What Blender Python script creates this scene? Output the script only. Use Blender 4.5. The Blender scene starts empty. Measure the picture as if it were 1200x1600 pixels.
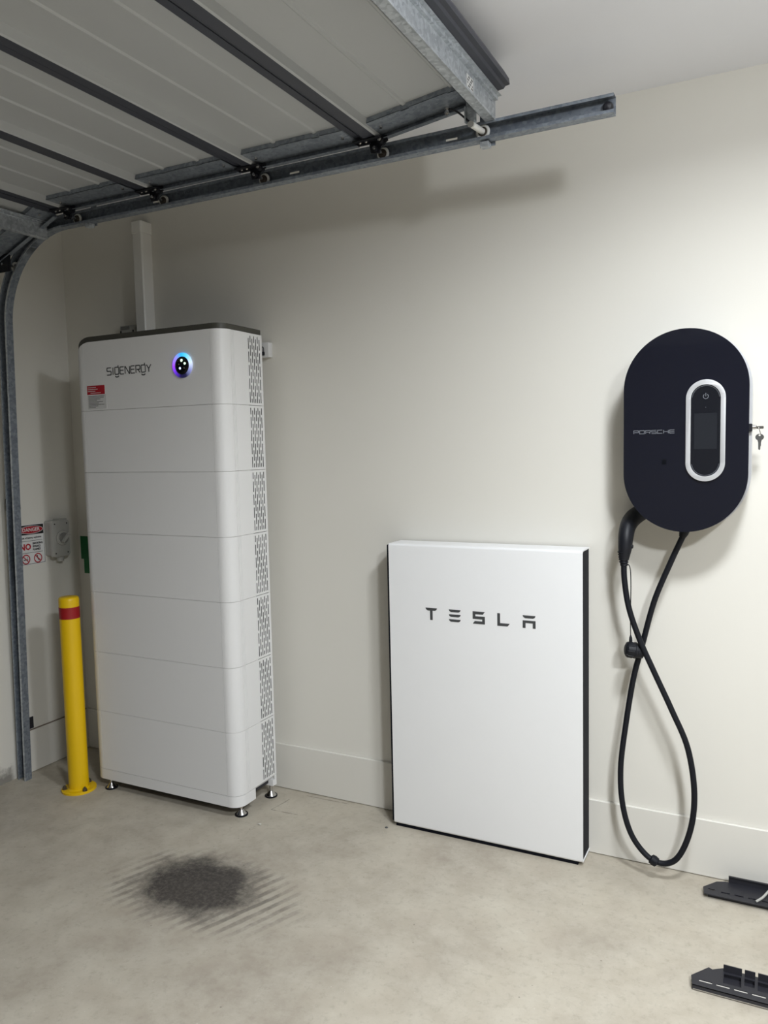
import bpy, bmesh, math, random
from mathutils import Vector, Matrix, geometry
random.seed(7)
S = bpy.context.scene
COL = S.collection
PI = math.pi

# ------------------------------------------------------------ camera, world, lamps, exposure
def make_camera():
    f, cx, cy, cz = 1226.2, 3.2163, -2.8649, 1.5275
    yaw, pit, rol = math.radians(26.868), math.radians(-4.696), math.radians(-1.271)
    fw = Vector((-math.sin(yaw)*math.cos(pit), math.cos(yaw)*math.cos(pit), math.sin(pit)))
    r = Vector((math.cos(yaw), math.sin(yaw), 0)); u = r.cross(fw)
    r2 = math.cos(rol)*r + math.sin(rol)*u; u2 = -math.sin(rol)*r + math.cos(rol)*u
    cd = bpy.data.cameras.new('camera'); cam = bpy.data.objects.new('camera', cd)
    cd.sensor_fit = 'VERTICAL'; cd.sensor_height = 36; cd.lens = f/1600*36; cd.clip_start = .02
    M = Matrix((r2, u2, -fw)).transposed().to_4x4(); M.translation = (cx, cy, cz)
    cam.matrix_world = M; COL.objects.link(cam); S.camera = cam
make_camera()
W = bpy.data.worlds.new('world'); S.world = W; W.use_nodes = True
W.node_tree.nodes['Background'].inputs[0].default_value = (.55, .68, 1, 1)
W.node_tree.nodes['Background'].inputs[1].default_value = .02
def lamp(name, loc, size, power, spread=168, col=(.925, .965, 1)):
    l = bpy.data.lights.new(name, 'AREA'); l.shape = 'DISK'; l.size = size; l.energy = power; l.color = col; l.spread = math.radians(spread)
    o = bpy.data.objects.new(name, l); o.location = loc; COL.objects.link(o)
def point_fill(name, loc, radius, power, col=(.93, .965, 1)):
    l = bpy.data.lights.new(name, 'POINT'); l.shadow_soft_size = radius; l.energy = power; l.color = col
    o = bpy.data.objects.new(name, l); o.location = loc; COL.objects.link(o)
lamp('ceiling_lamp_and_fill', (3.35, -1.35, 2.635), .36, 20)
lamp('ceiling_lamp_and_fill', (4.3, -2.9, 2.635), .36, 68, 168)  # added fill lamp for the fronts and floor, no such fitting known
point_fill('added_ceiling_fill', (3.35, -1.35, 2.60), .06, 10)  # added point fill that brightens the ceiling, not a separate fitting
S.view_settings.view_transform = 'Standard'; S.view_settings.look = 'None'
S.view_settings.gamma = 1; S.view_settings.exposure = 0.85; S.view_settings.use_curve_mapping = False

# ------------------------------------------------------------ materials
class NT:
    def __init__(s, m): s.t = m.node_tree; s.n = s.t.nodes; s.l = s.t.links; s.b = s.n['Principled BSDF']
    def node(s, typ, **kw):
        n = s.n.new(typ)
        for k, v in kw.items(): setattr(n, k, v)
        return n
    def math(s, op, a, b=None, c=None, clamp=False):
        n = s.n.new('ShaderNodeMath'); n.operation = op; n.use_clamp = clamp
        for i, v in enumerate((a, b, c)):
            if v is None: continue
            if isinstance(v, (int, float)): n.inputs[i].default_value = v
            else: s.l.new(v, n.inputs[i])
        return n.outputs[0]
    def coord(s): return s.node('ShaderNodeTexCoord').outputs['Object']
    def xyz(s, v):
        n = s.node('ShaderNodeSeparateXYZ'); s.l.new(v, n.inputs[0]); return n.outputs
    def noise(s, v, scale, detail=3, rough=.55):
        n = s.node('ShaderNodeTexNoise'); s.l.new(v, n.inputs['Vector'])
        n.inputs['Scale'].default_value = scale; n.inputs['Detail'].default_value = detail; n.inputs['Roughness'].default_value = rough
        return n.outputs[0]
    def mapr(s, v, a, b, c=0., d=1., smooth=False):
        n = s.node('ShaderNodeMapRange'); n.clamp = True
        if smooth: n.interpolation_type = 'SMOOTHSTEP'
        s.l.new(v, n.inputs[0])
        for i, x in enumerate((a, b, c, d)): n.inputs[i+1].default_value = x
        return n.outputs[0]
    def mix(s, f, a, b, mode='MIX'):
        n = s.node('ShaderNodeMix', data_type='RGBA', blend_type=mode)
        for i, v in ((0, f), (6, a), (7, b)):
            if isinstance(v, (int, float)): n.inputs[i].default_value = v
            elif isinstance(v, tuple): n.inputs[i].default_value = v if len(v) == 4 else (*v, 1)
            else: s.l.new(v, n.inputs[i])
        return n.outputs[2]
    def bump(s, h, strength, dist=.002):
        n = s.node('ShaderNodeBump'); n.inputs['Strength'].default_value = strength; n.inputs['Distance'].default_value = dist
        s.l.new(h, n.inputs['Height']); s.l.new(n.outputs[0], s.b.inputs['Normal'])
    def color(s, v): s.l.new(v, s.b.inputs['Base Color'])

MATS = {}
def mat(name, col, rough=.5, metal=0., vary=.05, scale=20., bump=0., bscale=200., emit=None, estr=1., coat=0., spec=.5):
    m = bpy.data.materials.new(name); m.use_nodes = True; t = NT(m)
    b = t.b; b.inputs['Roughness'].default_value = rough; b.inputs['Metallic'].default_value = metal
    b.inputs['Specular IOR Level'].default_value = spec
    if coat: b.inputs['Coat Weight'].default_value = coat; b.inputs['Coat Roughness'].default_value = .03
    c = t.coord(); n = t.noise(c, scale)
    t.color(t.mix(n, tuple(min(1, x*(1-vary)) for x in col), tuple(min(1, x*(1+vary)) for x in col)))
    if bump: t.bump(t.noise(c, bscale, 2), bump, .001)
    if emit: b.inputs['Emission Color'].default_value = (*emit, 1); b.inputs['Emission Strength'].default_value = estr
    MATS[name] = m; return m

def wall_mat(name, col):
    m = mat(name, col, .62, 0, .02, 1.3); t = NT(m); c = t.coord()
    base = t.b.inputs['Base Color'].links[0].from_socket
    fine = t.mapr(t.noise(c, 9, 5, .7), .70, .78, 0, .10)          # faint scuffs
    base = t.mix(fine, base, tuple(x*.62 for x in col))
    t.color(base); t.bump(t.noise(c, 160, 3), .10, .0012)
    return m
CREAM = (.745, .725, .665)
m_wall = wall_mat('cream_wall_paint', CREAM)
m_ceil = mat('ceiling_paint', (.87, .885, .94), .7, 0, .01, 2, .06, 120)
m_base = mat('cream_gloss_board_paint', (.72, .70, .645), .45, 0, .02, 3, .05, 60)

m_bouncecut = wall_mat('bounce_cut_wall_grey', (.42, .40, .37))  # unseen walls, colour darkened to cut bounced light
def dirt_wall():
    m = wall_mat('left_wall_paint', CREAM); t = NT(m); c = t.coord(); x = t.xyz(c)
    base = t.b.inputs['Base Color'].links[0].from_socket
    h = t.math('ADD', x[2], t.math('MULTIPLY', t.noise(c, 22, 5, .7), -.16))
    d = t.mapr(h, -.06, .0, .75, 0)
    out = t.mapr(x[1], -.47, -.44, 1, 0)
    t.color(t.mix(t.math('MULTIPLY', d, out), base, (.10, .09, .075)))
    return m
m_wall_left = dirt_wall()

CRACKS = ((1.302, -.212, 1.318, -.10, .004), (1.302, -.212, 1.43, -.207, .004), (1.37, -.036, 1.578, -.031, .005))
def floor_mat():
    m = bpy.data.materials.new('stained_concrete'); m.use_nodes = True; t = NT(m); c = t.coord(); x = t.xyz(c)
    col = t.mix(t.mapr(t.noise(c, 2.2, 4, .6), .35, .68), (.36, .318, .258), (.49, .445, .362))
    col = t.mix(t.mapr(t.noise(c, 9, 6, .7), .38, .66, 0, .5), col, (.56, .525, .445))
    col = t.mix(t.mapr(t.noise(c, 38, 5, .75), .52, .74, 0, .55), col, (.29, .255, .205))
    col = t.mix(t.mapr(t.noise(c, 4.3, 2, .5), .56, .72, 0, .30), col, (.37, .315, .255))
    # pale grit specks
    v = t.node('ShaderNodeTexVoronoi'); t.l.new(c, v.inputs['Vector']); v.inputs['Scale'].default_value = 42
    sp = t.math('MULTIPLY', t.mapr(v.outputs['Distance'], .045, .075, 1, 0), t.mapr(t.noise(c, 13, 1), .56, .60))
    col = t.mix(t.math('MULTIPLY', sp, .6), col, (.68, .66, .60))
    # dark small pits
    v2 = t.node('ShaderNodeTexVoronoi'); t.l.new(c, v2.inputs['Vector']); v2.inputs['Scale'].default_value = 17
    pt = t.math('MULTIPLY', t.mapr(v2.outputs['Distance'], .03, .06, 1, 0), t.mapr(t.noise(c, 6, 1), .52, .56))
    col = t.mix(t.math('MULTIPLY', pt, .6), col, (.10, .09, .075))
    # rubber left where a car tyre turned, with tread bars along its rim
    def ell(cx, cy, rx, ry):
        a = t.math('DIVIDE', t.math('SUBTRACT', x[0], cx), rx); b = t.math('DIVIDE', t.math('SUBTRACT', x[1], cy), ry)
        return t.math('SQRT', t.math('ADD', t.math('MULTIPLY', a, a), t.math('MULTIPLY', b, b)))
    nz = t.math('MULTIPLY', t.math('SUBTRACT', t.noise(c, 8, 6, .72), .5), .95)
    nf = t.mapr(t.noise(c, 70, 4, .8), .30, .56, .80, 1)
    u = t.math('SUBTRACT', t.math('MULTIPLY', x[0], .923), t.math('MULTIPLY', x[1], .385))
    w = t.math('ADD', t.math('MULTIPLY', x[0], .385), t.math('MULTIPLY', x[1], .923))
    bars = t.mapr(t.math('SINE', t.math('ADD', t.math('MULTIPLY', u, 2*PI/.042), t.math('MULTIPLY', t.noise(c, 11, 3), 2.2))), -.2, .45, .10, 1)
    core = t.mapr(t.math('ADD', ell(1.40, -.81, .285, .225), nz), .50, 1.02, 1, 0, True)
    rim = t.mapr(t.math('ADD', ell(1.43, -.82, .40, .245), nz), .55, 1.08, 1, 0, True)
    tail = t.mapr(t.math('ADD', ell(1.62, -.79, .22, .15), nz), .40, 1.05, .55, 0, True)
    rub = t.math('MAXIMUM', t.math('MULTIPLY', core, 1.0), t.math('MULTIPLY', t.math('MULTIPLY', t.math('MAXIMUM', rim, tail), bars), .62))
    rub = t.math('MULTIPLY', rub, nf)
    col = t.mix(rub, col, (.012, .010, .011))
    # faint wide scuff around it
    col = t.mix(t.mapr(t.math('ADD', ell(1.5, -.95, .85, .6), nz), .2, 1.1, .16, 0, True), col, (.20, .17, .14))
    def seg(ax, ay, bx, by, w):
        L2 = (bx-ax)**2+(by-ay)**2
        px = t.math('SUBTRACT', x[0], ax); py = t.math('SUBTRACT', x[1], ay)
        h = t.math('DIVIDE', t.math('ADD', t.math('MULTIPLY', px, bx-ax), t.math('MULTIPLY', py, by-ay)), L2, clamp=True)
        dx = t.math('SUBTRACT', px, t.math('MULTIPLY', h, bx-ax)); dy = t.math('SUBTRACT', py, t.math('MULTIPLY', h, by-ay))
        d = t.math('SQRT', t.math('ADD', t.math('MULTIPLY', dx, dx), t.math('MULTIPLY', dy, dy)))
        d = t.math('ADD', d, t.math('MULTIPLY', t.math('SUBTRACT', t.noise(c, 45, 3), .5), .014))
        return t.mapr(d, w*.3, w, 1, 0)
    for a in CRACKS: col = t.mix(t.math('MULTIPLY', seg(*a), .5), col, (.13, .11, .09))
    t.color(col)
    rg = t.mapr(t.noise(c, 6, 4), .3, .7, .55, .8); t.l.new(rg, t.b.inputs['Roughness'])
    t.bump(t.noise(c, 60, 6, .7), .12, .004)
    return m
m_floor = floor_mat()

def galv(name, a, b, rough=.42, metal=.75):
    m = bpy.data.materials.new(name); m.use_nodes = True; t = NT(m); c = t.coord()
    v = t.node('ShaderNodeTexVoronoi'); v.inputs['Scale'].default_value = 95; t.l.new(c, v.inputs['Vector'])
    g = t.node('ShaderNodeSeparateColor'); t.l.new(v.outputs['Color'], g.inputs[0])
    k = t.math('ADD', t.math('MULTIPLY', g.outputs[0], .55), t.math('MULTIPLY', t.noise(c, 40, 4), .5))
    t.color(t.mix(k, a, b)); t.b.inputs['Metallic'].default_value = metal
    t.l.new(t.mapr(g.outputs[1], 0, 1, rough-.1, rough+.12), t.b.inputs['Roughness'])
    return m
m_galv = galv('galvanised_steel', (.30, .33, .37), (.66, .70, .74), .42, .55)
m_track = galv('track_steel', (.15, .175, .215), (.36, .40, .455), .40, .45)
m_skin = mat('door_inner_skin_paint', (.46, .475, .485), .40, 0, .02, 4)
m_rail = mat('door_edge_blue_grey_paint', (.040, .044, .060), .45, 0, .05, 8)
m_black = mat('black_plastic', (.008, .009, .013), .48, 0, .1, 30, spec=.3)
m_blackmetal = mat('black_coated_steel', (.018, .018, .024), .5, .0, .12, 40, .1, 300)
m_rubber = mat('black_rubber_sheath', (.006, .007, .011), .55, 0, .1, 40, spec=.25)
m_chrome = mat('polished_steel', (.62, .61, .60), .22, 1, .05, 30)
m_nylon = mat('pale_nylon', (.80, .80, .77), .45, 0, .05, 40)
m_hub = mat('brown_bearing', (.10, .085, .07), .4, .6, .1, 60)
m_white = mat('white_powder_coat', (.86, .865, .87), .40, 0, .012, 6, .03, 700)
m_navyblack = mat('blue_black_side_plastic', (.004, .005, .010), .65, 0, .1, 30, spec=.15)
m_letter = mat('dark_grey_lettering', (.055, .058, .06), .5)
m_shell = mat('light_grey_shell', (.80, .80, .80), .42, 0, .012, 5)
m_ventshade = mat('vent_cavity_shade', (.035, .035, .035), .8, spec=.2)
m_cap = mat('dark_grey_lid', (.062, .06, .05), .5)
m_lens = mat('black_glass_lens', (.003, .004, .006), .06, 0, 0, 5)
m_silver = mat('satin_silver', (.72, .73, .75), .33, .55, .02, 30)
m_navy = mat('gloss_navy_cover', (.0075, .0085, .0155), .06, 0, .03, 4, coat=.6)
m_display = mat('display_panel', (.010, .011, .015), .08, 0, .03, 4)
m_screen = mat('unlit_screen', (.018, .020, .025), .10, 0, .02, 4)
m_mark = mat('grey_printed_mark', (.15, .16, .18), .4)
m_yellow = mat('safety_yellow_enamel', (.83, .53, .002), .35, 0, .02, 6)
m_red = mat('red_reflective_tape', (.33, .008, .012), .4, 0, .06, 60)
m_signred = mat('sign_red', (.42, .010, .022), .5)
m_signwhite = mat('sign_white', (.74, .74, .73), .45)
m_signblack = mat('sign_black', (.010, .010, .010), .5)
m_greenp = mat('green_plate', (.004, .13, .035), .45)
m_switch = mat('grey_switch_plastic', (.42, .42, .395), .45, 0, .02, 20)
m_switch2 = mat('mid_grey_dial_plastic', (.20, .20, .19), .45, 0, .02, 20)
m_pvc = mat('white_duct_plastic', (.84, .83, .79), .2, 0, .01, 10)
m_paper = mat('paper_sticker', (.66, .66, .66), .6)
m_debris = mat('pale_grit', (.60, .58, .53), .8)
m_led_g = mat('green_led', (.6, 1, .7), .4, emit=(.55, 1, .62), estr=1.3)
m_led_b = mat('blue_led', (.6, .7, 1), .4, emit=(.55, .68, 1), estr=1.2)
m_led_o = mat('dim_led', (.13, .11, .08), .4)

def shell_side():   # fine pressed perforation toward the rear of the side, plain on the front
    m = bpy.data.materials.new('light_grey_perforated_shell'); m.use_nodes = True; t = NT(m); c = t.coord(); x = t.xyz(c)
    cell = lambda v, p: t.math('FRACT', t.math('DIVIDE', v, p))
    row = t.math('FLOOR', t.math('DIVIDE', x[1], .006))
    a = t.math('ABSOLUTE', t.math('SUBTRACT', cell(x[1], .006), .5))
    b = cell(t.math('ADD', x[2], t.math('MULTIPLY', row, .0065)), .013)
    hole = t.math('MULTIPLY', t.math('LESS_THAN', a, .24), t.math('LESS_THAN', b, .62))
    zone = t.math('MULTIPLY', t.math('LESS_THAN', x[1], -.185), t.math('GREATER_THAN', x[1], -.272))
    zone = t.math('MULTIPLY', zone, t.math('GREATER_THAN', x[0], 1.2))
    hole = t.math('MULTIPLY', hole, zone)
    t.color(t.mix(t.math('MULTIPLY', hole, .38), (.80, .80, .80), (.48, .48, .48)))
    t.b.inputs['Roughness'].default_value = .42
    t.bump(t.math('MULTIPLY', hole, -1.), .6, .0012)
    return m
m_shellp = shell_side()

def ring_mat(cx, cz):
    m = bpy.data.materials.new('status_ring_glow'); m.use_nodes = True; t = NT(m); c = t.coord(); x = t.xyz(c)
    ang = t.math('ARCTAN2', t.math('SUBTRACT', x[2], cz), t.math('SUBTRACT', x[0], cx))
    f = t.mapr(ang, -PI, PI)
    r = t.node('ShaderNodeValToRGB'); t.l.new(f, r.inputs[0]); e = r.color_ramp.elements
    stops = [(0., (.28, .05, .95)), (.12, (.08, .02, .45)), (.22, (.005, .004, .04)), (.32, (.005, .004, .03)), (.43, (.20, .22, .45)), (.53, (.55, .65, .85)), (.66, (.10, .55, 1.)), (.76, (.015, .38, 1.)), (.87, (.24, .22, 1.)), (1., (.30, .06, .95))]
    e[0].position, e[0].color = 0, (*stops[0][1], 1); e[1].position, e[1].color = 1, (*stops[-1][1], 1)
    for p, q in stops[1:-1]:
        k = e.new(p); k.color = (*q, 1)
    t.l.new(r.outputs[0], t.b.inputs['Emission Color']); t.b.inputs['Emission Strength'].default_value = .8
    t.b.inputs['Base Color'].default_value = (.02, .02, .04, 1)
    return m

# ------------------------------------------------------------ mesh helpers
class MB:
    """collects shapes, given in world coordinates, into one mesh"""
    def __init__(s): s.b = bmesh.new(); s.mi = 0
    def _new(s, verts, faces):
        vs = [s.b.verts.new(v) for v in verts]; fs = []
        for f in faces:
            try:
                q = s.b.faces.new([vs[i] for i in f]); q.material_index = s.mi; fs.append(q)
            except ValueError: pass
        return vs, fs
    def box(s, lo, hi, bev=0, seg=2, frame=None):
        x0, y0, z0 = lo; x1, y1, z1 = hi
        P = [(x0, y0, z0), (x1, y0, z0), (x1, y1, z0), (x0, y1, z0), (x0, y0, z1), (x1, y0, z1), (x1, y1, z1), (x0, y1, z1)]
        if frame: P = [frame(*p) for p in P]
        vs, fs = s._new(P, [(3, 2, 1, 0), (4, 5, 6, 7), (0, 1, 5, 4), (1, 2, 6, 5), (2, 3, 7, 6), (3, 0, 4, 7)])
        if bev:
            ed = list({e for f in fs for e in f.edges})
            bmesh.ops.bevel(s.b, geom=ed, offset=bev, segments=seg, affect='EDGES', profile=.5)
        return s
    def prism(s, outline, a, b, place, holes=(), bev=0, seg=2, bevback=False):
        """polygon (u,v) with holes, extruded w from a to b; place(u,v,w) gives the point"""
        loops = [list(outline)] + [list(h) for h in holes]
        flat = [p for l in loops for p in l]; n = len(flat)
        vs = [s.b.verts.new(place(u, v, a)) for u, v in flat] + [s.b.verts.new(place(u, v, b)) for u, v in flat]
        if holes:
            tris = geometry.tessellate_polygon([[Vector((u, v, 0)) for u, v in l] for l in loops])
            caps = [tuple(t) for t in tris]
        else: caps = [tuple(range(len(outline)))]
        top = []
        for c in caps:
            for off, rev in ((0, True), (n, False)):
                idx = [i+off for i in (c[::-1] if rev else c)]
                try:
                    f = s.b.faces.new([vs[i] for i in idx]); f.material_index = s.mi
                    if off: top.append(f)
                    elif bevback: top.append(f)
                except ValueError: pass
        k = 0
        for l in loops:
            m = len(l)
            for i in range(m):
                f = s.b.faces.new([vs[k+i], vs[k+(i+1) % m], vs[k+(i+1) % m+n], vs[k+i+n]]); f.material_index = s.mi
            k += m
        if bev:
            ed = list({e for f in top for e in f.edges})
            bmesh.ops.bevel(s.b, geom=ed, offset=bev, segments=seg, affect='EDGES', profile=.5, clamp_overlap=True)
        return s
    def cyl(s, p0, p1, r0, r1=None, n=20, caps=True):
        return s.lathe(p0, p1, [(0, r0), (1, r0 if r1 is None else r1)], n, caps)
    def lathe(s, p0, p1, prof, n=24, caps=True):
        """prof: (fraction along p0-p1, radius)"""
        p0 = Vector(p0); d = Vector(p1)-p0; ax = d.normalized()
        t = Vector((0, 0, 1)) if abs(ax.z) < .9 else Vector((1, 0, 0))
        a = ax.cross(t).normalized(); b = ax.cross(a)
        rings = [[s.b.verts.new(p0+d*f+(a*math.cos(2*PI*i/n)+b*math.sin(2*PI*i/n))*max(r, 1e-5)) for i in range(n)] for f, r in prof]
        for q, w in zip(rings, rings[1:]):
            for i in range(n):
                f = s.b.faces.new((q[i], q[(i+1) % n], w[(i+1) % n], w[i])); f.material_index = s.mi
        if caps:
            for r in (rings[0][::-1], rings[-1]):
                f = s.b.faces.new(r); f.material_index = s.mi
        return s
    def tube(s, pts, r, n=12, sub=8, caps=True, flat=1.):
        """smooth tube through pts; r a number or one radius per point"""
        P = [Vector(p) for p in pts]; R = list(r) if isinstance(r, (list, tuple)) else [r]*len(P)
        Q = []; RR = []
        if sub > 1 and len(P) > 2:
            E = [P[0]*2-P[1]] + P + [P[-1]*2-P[-2]]
            for i in range(1, len(E)-2):
                for k in range(sub):
                    t = k/sub; a, b, c, d = E[i-1:i+3]
                    Q.append(.5*((2*b)+(c-a)*t+(2*a-5*b+4*c-d)*t*t+(3*b-a-3*c+d)*t**3)); RR.append(R[i-1]*(1-t)+R[i]*t)
            Q.append(P[-1]); RR.append(R[-1])
        else: Q, RR = P, R
        T = [(Q[min(i+1, len(Q)-1)]-Q[max(i-1, 0)]).normalized() for i in range(len(Q))]
        a = T[0].orthogonal().normalized(); rings = []
        for q, t, rr in zip(Q, T, RR):
            a = (a-t*a.dot(t)).normalized(); b = t.cross(a)
            rings.append([s.b.verts.new(q+(a*math.cos(2*PI*i/n)+b*math.sin(2*PI*i/n)*flat)*rr) for i in range(n)])
        for u, w in zip(rings, rings[1:]):
            for i in range(n): s.b.faces.new((u[i], u[(i+1) % n], w[(i+1) % n], w[i])).material_index = s.mi
        if caps:
            s.b.faces.new(rings[0][::-1]); s.b.faces.new(rings[-1])
        return s
    def ring(s, c, ax, R, r, n=28, m=10, a0=0, a1=2*PI):
        ax = Vector(ax).normalized(); t = Vector((0, 0, 1)) if abs(ax.z) < .9 else Vector((1, 0, 0))
        a = ax.cross(t).normalized(); b = ax.cross(a); c = Vector(c); rings = []
        full = abs(a1-a0-2*PI) < 1e-6; N = n if full else n+1
        for i in range(N):
            th = a0+(a1-a0)*i/n; d = a*math.cos(th)+b*math.sin(th)
            rings.append([s.b.verts.new(c+d*(R+r*math.cos(2*PI*k/m))+ax*r*math.sin(2*PI*k/m)) for k in range(m)])
        for i in range(n):
            u = rings[i]; w = rings[(i+1) % N]
            for k in range(m): s.b.faces.new((u[k], u[(k+1) % m], w[(k+1) % m], w[k])).material_index = s.mi
        return s
    def strokes(s, lines, w, place, a=0, b=.0008):
        """flat lettering: poly-lines of half width w, as thin raised strips"""
        for ln in lines:
            P = [Vector((*p, 0)) for p in ln]; L = []; R = []
            closed = (P[0]-P[-1]).length < 1e-6 and len(P) > 2
            if closed: P = P[:-1]
            k = len(P)
            for i in range(k):
                d0 = (P[i]-P[i-1]).normalized() if (i or closed) else (P[1]-P[0]).normalized()
                d1 = (P[(i+1) % k]-P[i]).normalized() if (i < k-1 or closed) else d0
                n0 = Vector((-d0.y, d0.x, 0)); n1 = Vector((-d1.y, d1.x, 0)); mN = n0+n1
                mN = n0 if mN.length < 1e-4 else mN.normalized()/max(.45, mN.normalized().dot(n0))
                L.append(P[i]+mN*w); R.append(P[i]-mN*w)
            for i in range(k if closed else k-1):
                j = (i+1) % k
                q = [L[i], R[i], R[j], L[j]]
                s.prism([(p.x, p.y) for p in q], a, b, place)
        return s
    def build(s, name, material, parent=None, smooth=35, kind=None):
        bmesh.ops.recalc_face_normals(s.b, faces=s.b.faces[:])
        org = root_of(parent)
        if org.length: bmesh.ops.translate(s.b, verts=s.b.verts[:], vec=-org)
        me = bpy.data.meshes.new(name); s.b.to_mesh(me); s.b.free()
        for m in (material if isinstance(material, (list, tuple)) else [material]): me.materials.append(m)
        if smooth:
            for p in me.polygons: p.use_smooth = True
            me.set_sharp_from_angle(angle=math.radians(smooth))
        o = bpy.data.objects.new(name, me); COL.objects.link(o)
        if parent: o.parent = parent
        if kind: o['kind'] = kind
        return o
def root_of(o):
    v = Vector((0, 0, 0))
    while o: v = v+o.location; o = o.parent
    return v
def thing(name, label, cat, loc, group=None):
    o = bpy.data.objects.new(name, None); o.empty_display_size = .05; COL.objects.link(o); o.location = loc
    o['label'] = label; o['category'] = cat
    if group: o['group'] = group
    return o
def part_copy(o, d, parent=None):
    c = o.copy(); COL.objects.link(c); c.location = o.location+Vector(d)
    if parent: c.parent = parent
    return c
def text(string, size, org, ux, uy, material, parent, name='lettering', align='CENTER', depth=.0006, scale_x=1., bold=0.):
    """lettering as a thin raised mesh; org is the centre of the line, ux reading direction, uy up"""
    cu = bpy.data.curves.new('t', 'FONT'); cu.body = string; cu.size = size; cu.align_x = align; cu.align_y = 'CENTER'
    cu.extrude = depth/2; cu.offset = bold; cu.resolution_u = 2
    ob = bpy.data.objects.new('t', cu); COL.objects.link(ob)
    bpy.context.view_layer.update()
    me = bpy.data.meshes.new_from_object(ob.evaluated_get(bpy.context.evaluated_depsgraph_get()))
    bpy.data.objects.remove(ob); bpy.data.curves.remove(cu)
    ux = Vector(ux).normalized(); uy = Vector(uy).normalized(); uz = ux.cross(uy)
    M = Matrix((ux*scale_x, uy, uz)).transposed().to_4x4(); M.translation = Vector(org)-root_of(parent)
    me.transform(M); me.materials.clear(); me.materials.append(material); me.name = name
    o = bpy.data.objects.new(name, me); COL.objects.link(o); o.parent = parent
    return o
def rrect(x0, y0, x1, y1, r, n=8):
    out = []
    for cx, cy, a in ((x1-r, y1-r, 0), (x0+r, y1-r, 90), (x0+r, y0+r, 180), (x1-r, y0+r, 270)):
        for i in range(n+1):
            t = math.radians(a+90*i/n); out.append((cx+r*math.cos(t), cy+r*math.sin(t)))
    return out
def pill(cx, cz, w, h, n=24):
    r = w/2; k = h/2-r; out = []
    for i in range(n+1): t = PI*i/n; out.append((cx+r*math.cos(t), cz+k+r*math.sin(t)))
    for i in range(n+1): t = PI+PI*i/n; out.append((cx+r*math.cos(t), cz-k+r*math.sin(t)))
    return out
def circ(cx, cz, r, n=24): return [(cx+r*math.cos(2*PI*i/n), cz+r*math.sin(2*PI*i/n)) for i in range(n)]
def struct(mb, name, m, **k): return mb.build(name, m, kind='structure', **k)
XZ = lambda off: (lambda u, v, w: (u, off-w, v))      # drawn on a plane facing the camera side (-y), w outward
YZ = lambda off: (lambda u, v, w: (off+w, u, v))      # drawn on the left wall (facing +x)
XY = lambda u, v, w: (u, v, w)

# ------------------------------------------------------------ room
XR, YB, ZC, YD0, YD1, ZD = 8.0, -8.0, 2.71, -.62, -5.25, 2.30
struct(MB().box((-.30, YB-.2, -.12), (XR+.2, .2, 0)), 'floor', m_floor, smooth=0)
struct(MB().box((-.25, YB-.2, ZC), (XR+.2, .2, ZC+.12)), 'ceiling', m_ceil, smooth=0)
struct(MB().box((-.25, 0, 0), (XR+.2, .2, ZC)), 'wall_back', m_wall, smooth=0)
struct(MB().box((-.25, YB-.2, 0), (XR+.2, YB, ZC)), 'wall_front', m_bouncecut, smooth=0)
struct(MB().box((XR, YB, 0), (XR+.2, 0, ZC)), 'wall_right', m_bouncecut, smooth=0)
struct(MB().prism([(YB, 0), (YD1, 0), (YD1, ZD), (YD0, ZD), (YD0, 0), (0, 0), (0, ZC), (YB, ZC)], -.25, 0, YZ(0)), 'wall_left', m_wall_left, smooth=0)
struct(MB().box((-14, -20, -.16), (-.30, 10, -.02)), 'driveway', m_floor, smooth=0)
HB = .206
def board(name, x0, y0, x1, y1):
    struct(MB().box((x0, y0, .002), (x1, y1, HB), .002, 1), name, m_base)
board('baseboard_back', .012, -.012, XR, 0)
board('baseboard_left', 0, -.405, .012, 0)
struct(MB().box((0, -.405, HB), (.0122, -.013, HB+.002)), 'trim_1', mat('dark_brown_joint', (.20, .16, .13), .8), smooth=0)  # dark line along the top of the left baseboard
board('baseboard_right', XR-.012, YB, XR, -.012)
board('baseboard_front', 0, YB, XR-.012, YB+.012)

# ------------------------------------------------------------ stacked storage cabinet (left)
X0, X1, YF, YR, R = .428, 1.245, -.355, -.085, .052
SH = (.489, .496, .503, .511, .520, .530)
def cab_outline(front_groove=True, pocket=True, inset=0., shoulder=False):
    x0, x1, yf, yr = X0+inset, X1-inset, YF+inset, YR-inset; r = R-inset; g = .0016
    o = [(x0, yr)]
    def arc(cx, cy, a0, a1, n=12):
        return [(cx+r*math.cos(math.radians(a0+(a1-a0)*i/n)), cy+r*math.sin(math.radians(a0+(a1-a0)*i/n))) for i in range(n+1)]
    o += arc(x0+r, yf+r, 180, 270)
    if front_groove:
        for gx in (x0+r+.004, x1-r-.006): o += [(gx, yf), (gx, yf+g), (gx+g, yf+g), (gx+g, yf)]
    o += arc(x1-r, yf+r, 270, 360)
    if front_groove:
        for gy in (-.297, -.288, -.279): o += [(x1, gy), (x1-g*.7, gy), (x1-g*.7, gy+g), (x1, gy+g)]
    if shoulder: k = max(i for i, p in enumerate(o) if p[1] < yf+.002 and p[0] < .487)+1; o[k:k] = [(x, yf) for x in SH]
    if pocket: o += [(x1, -.188), (x1-.014, -.188), (x1-.014, -.094), (x1, -.094)]
    o += [(x1, yr)]
    if shoulder: o += [(x, yr) for x in SH[::-1]]+[(x0+.036, yr), (x0+.022, yr), (x0+.010, yr), (x0+.004, yr)]
    return o
cab = thing('storage_cabinet', 'tall light grey stack of seven rounded modules on steel feet in the left corner', 'battery cabinet', (.836, -.22, 0))
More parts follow.
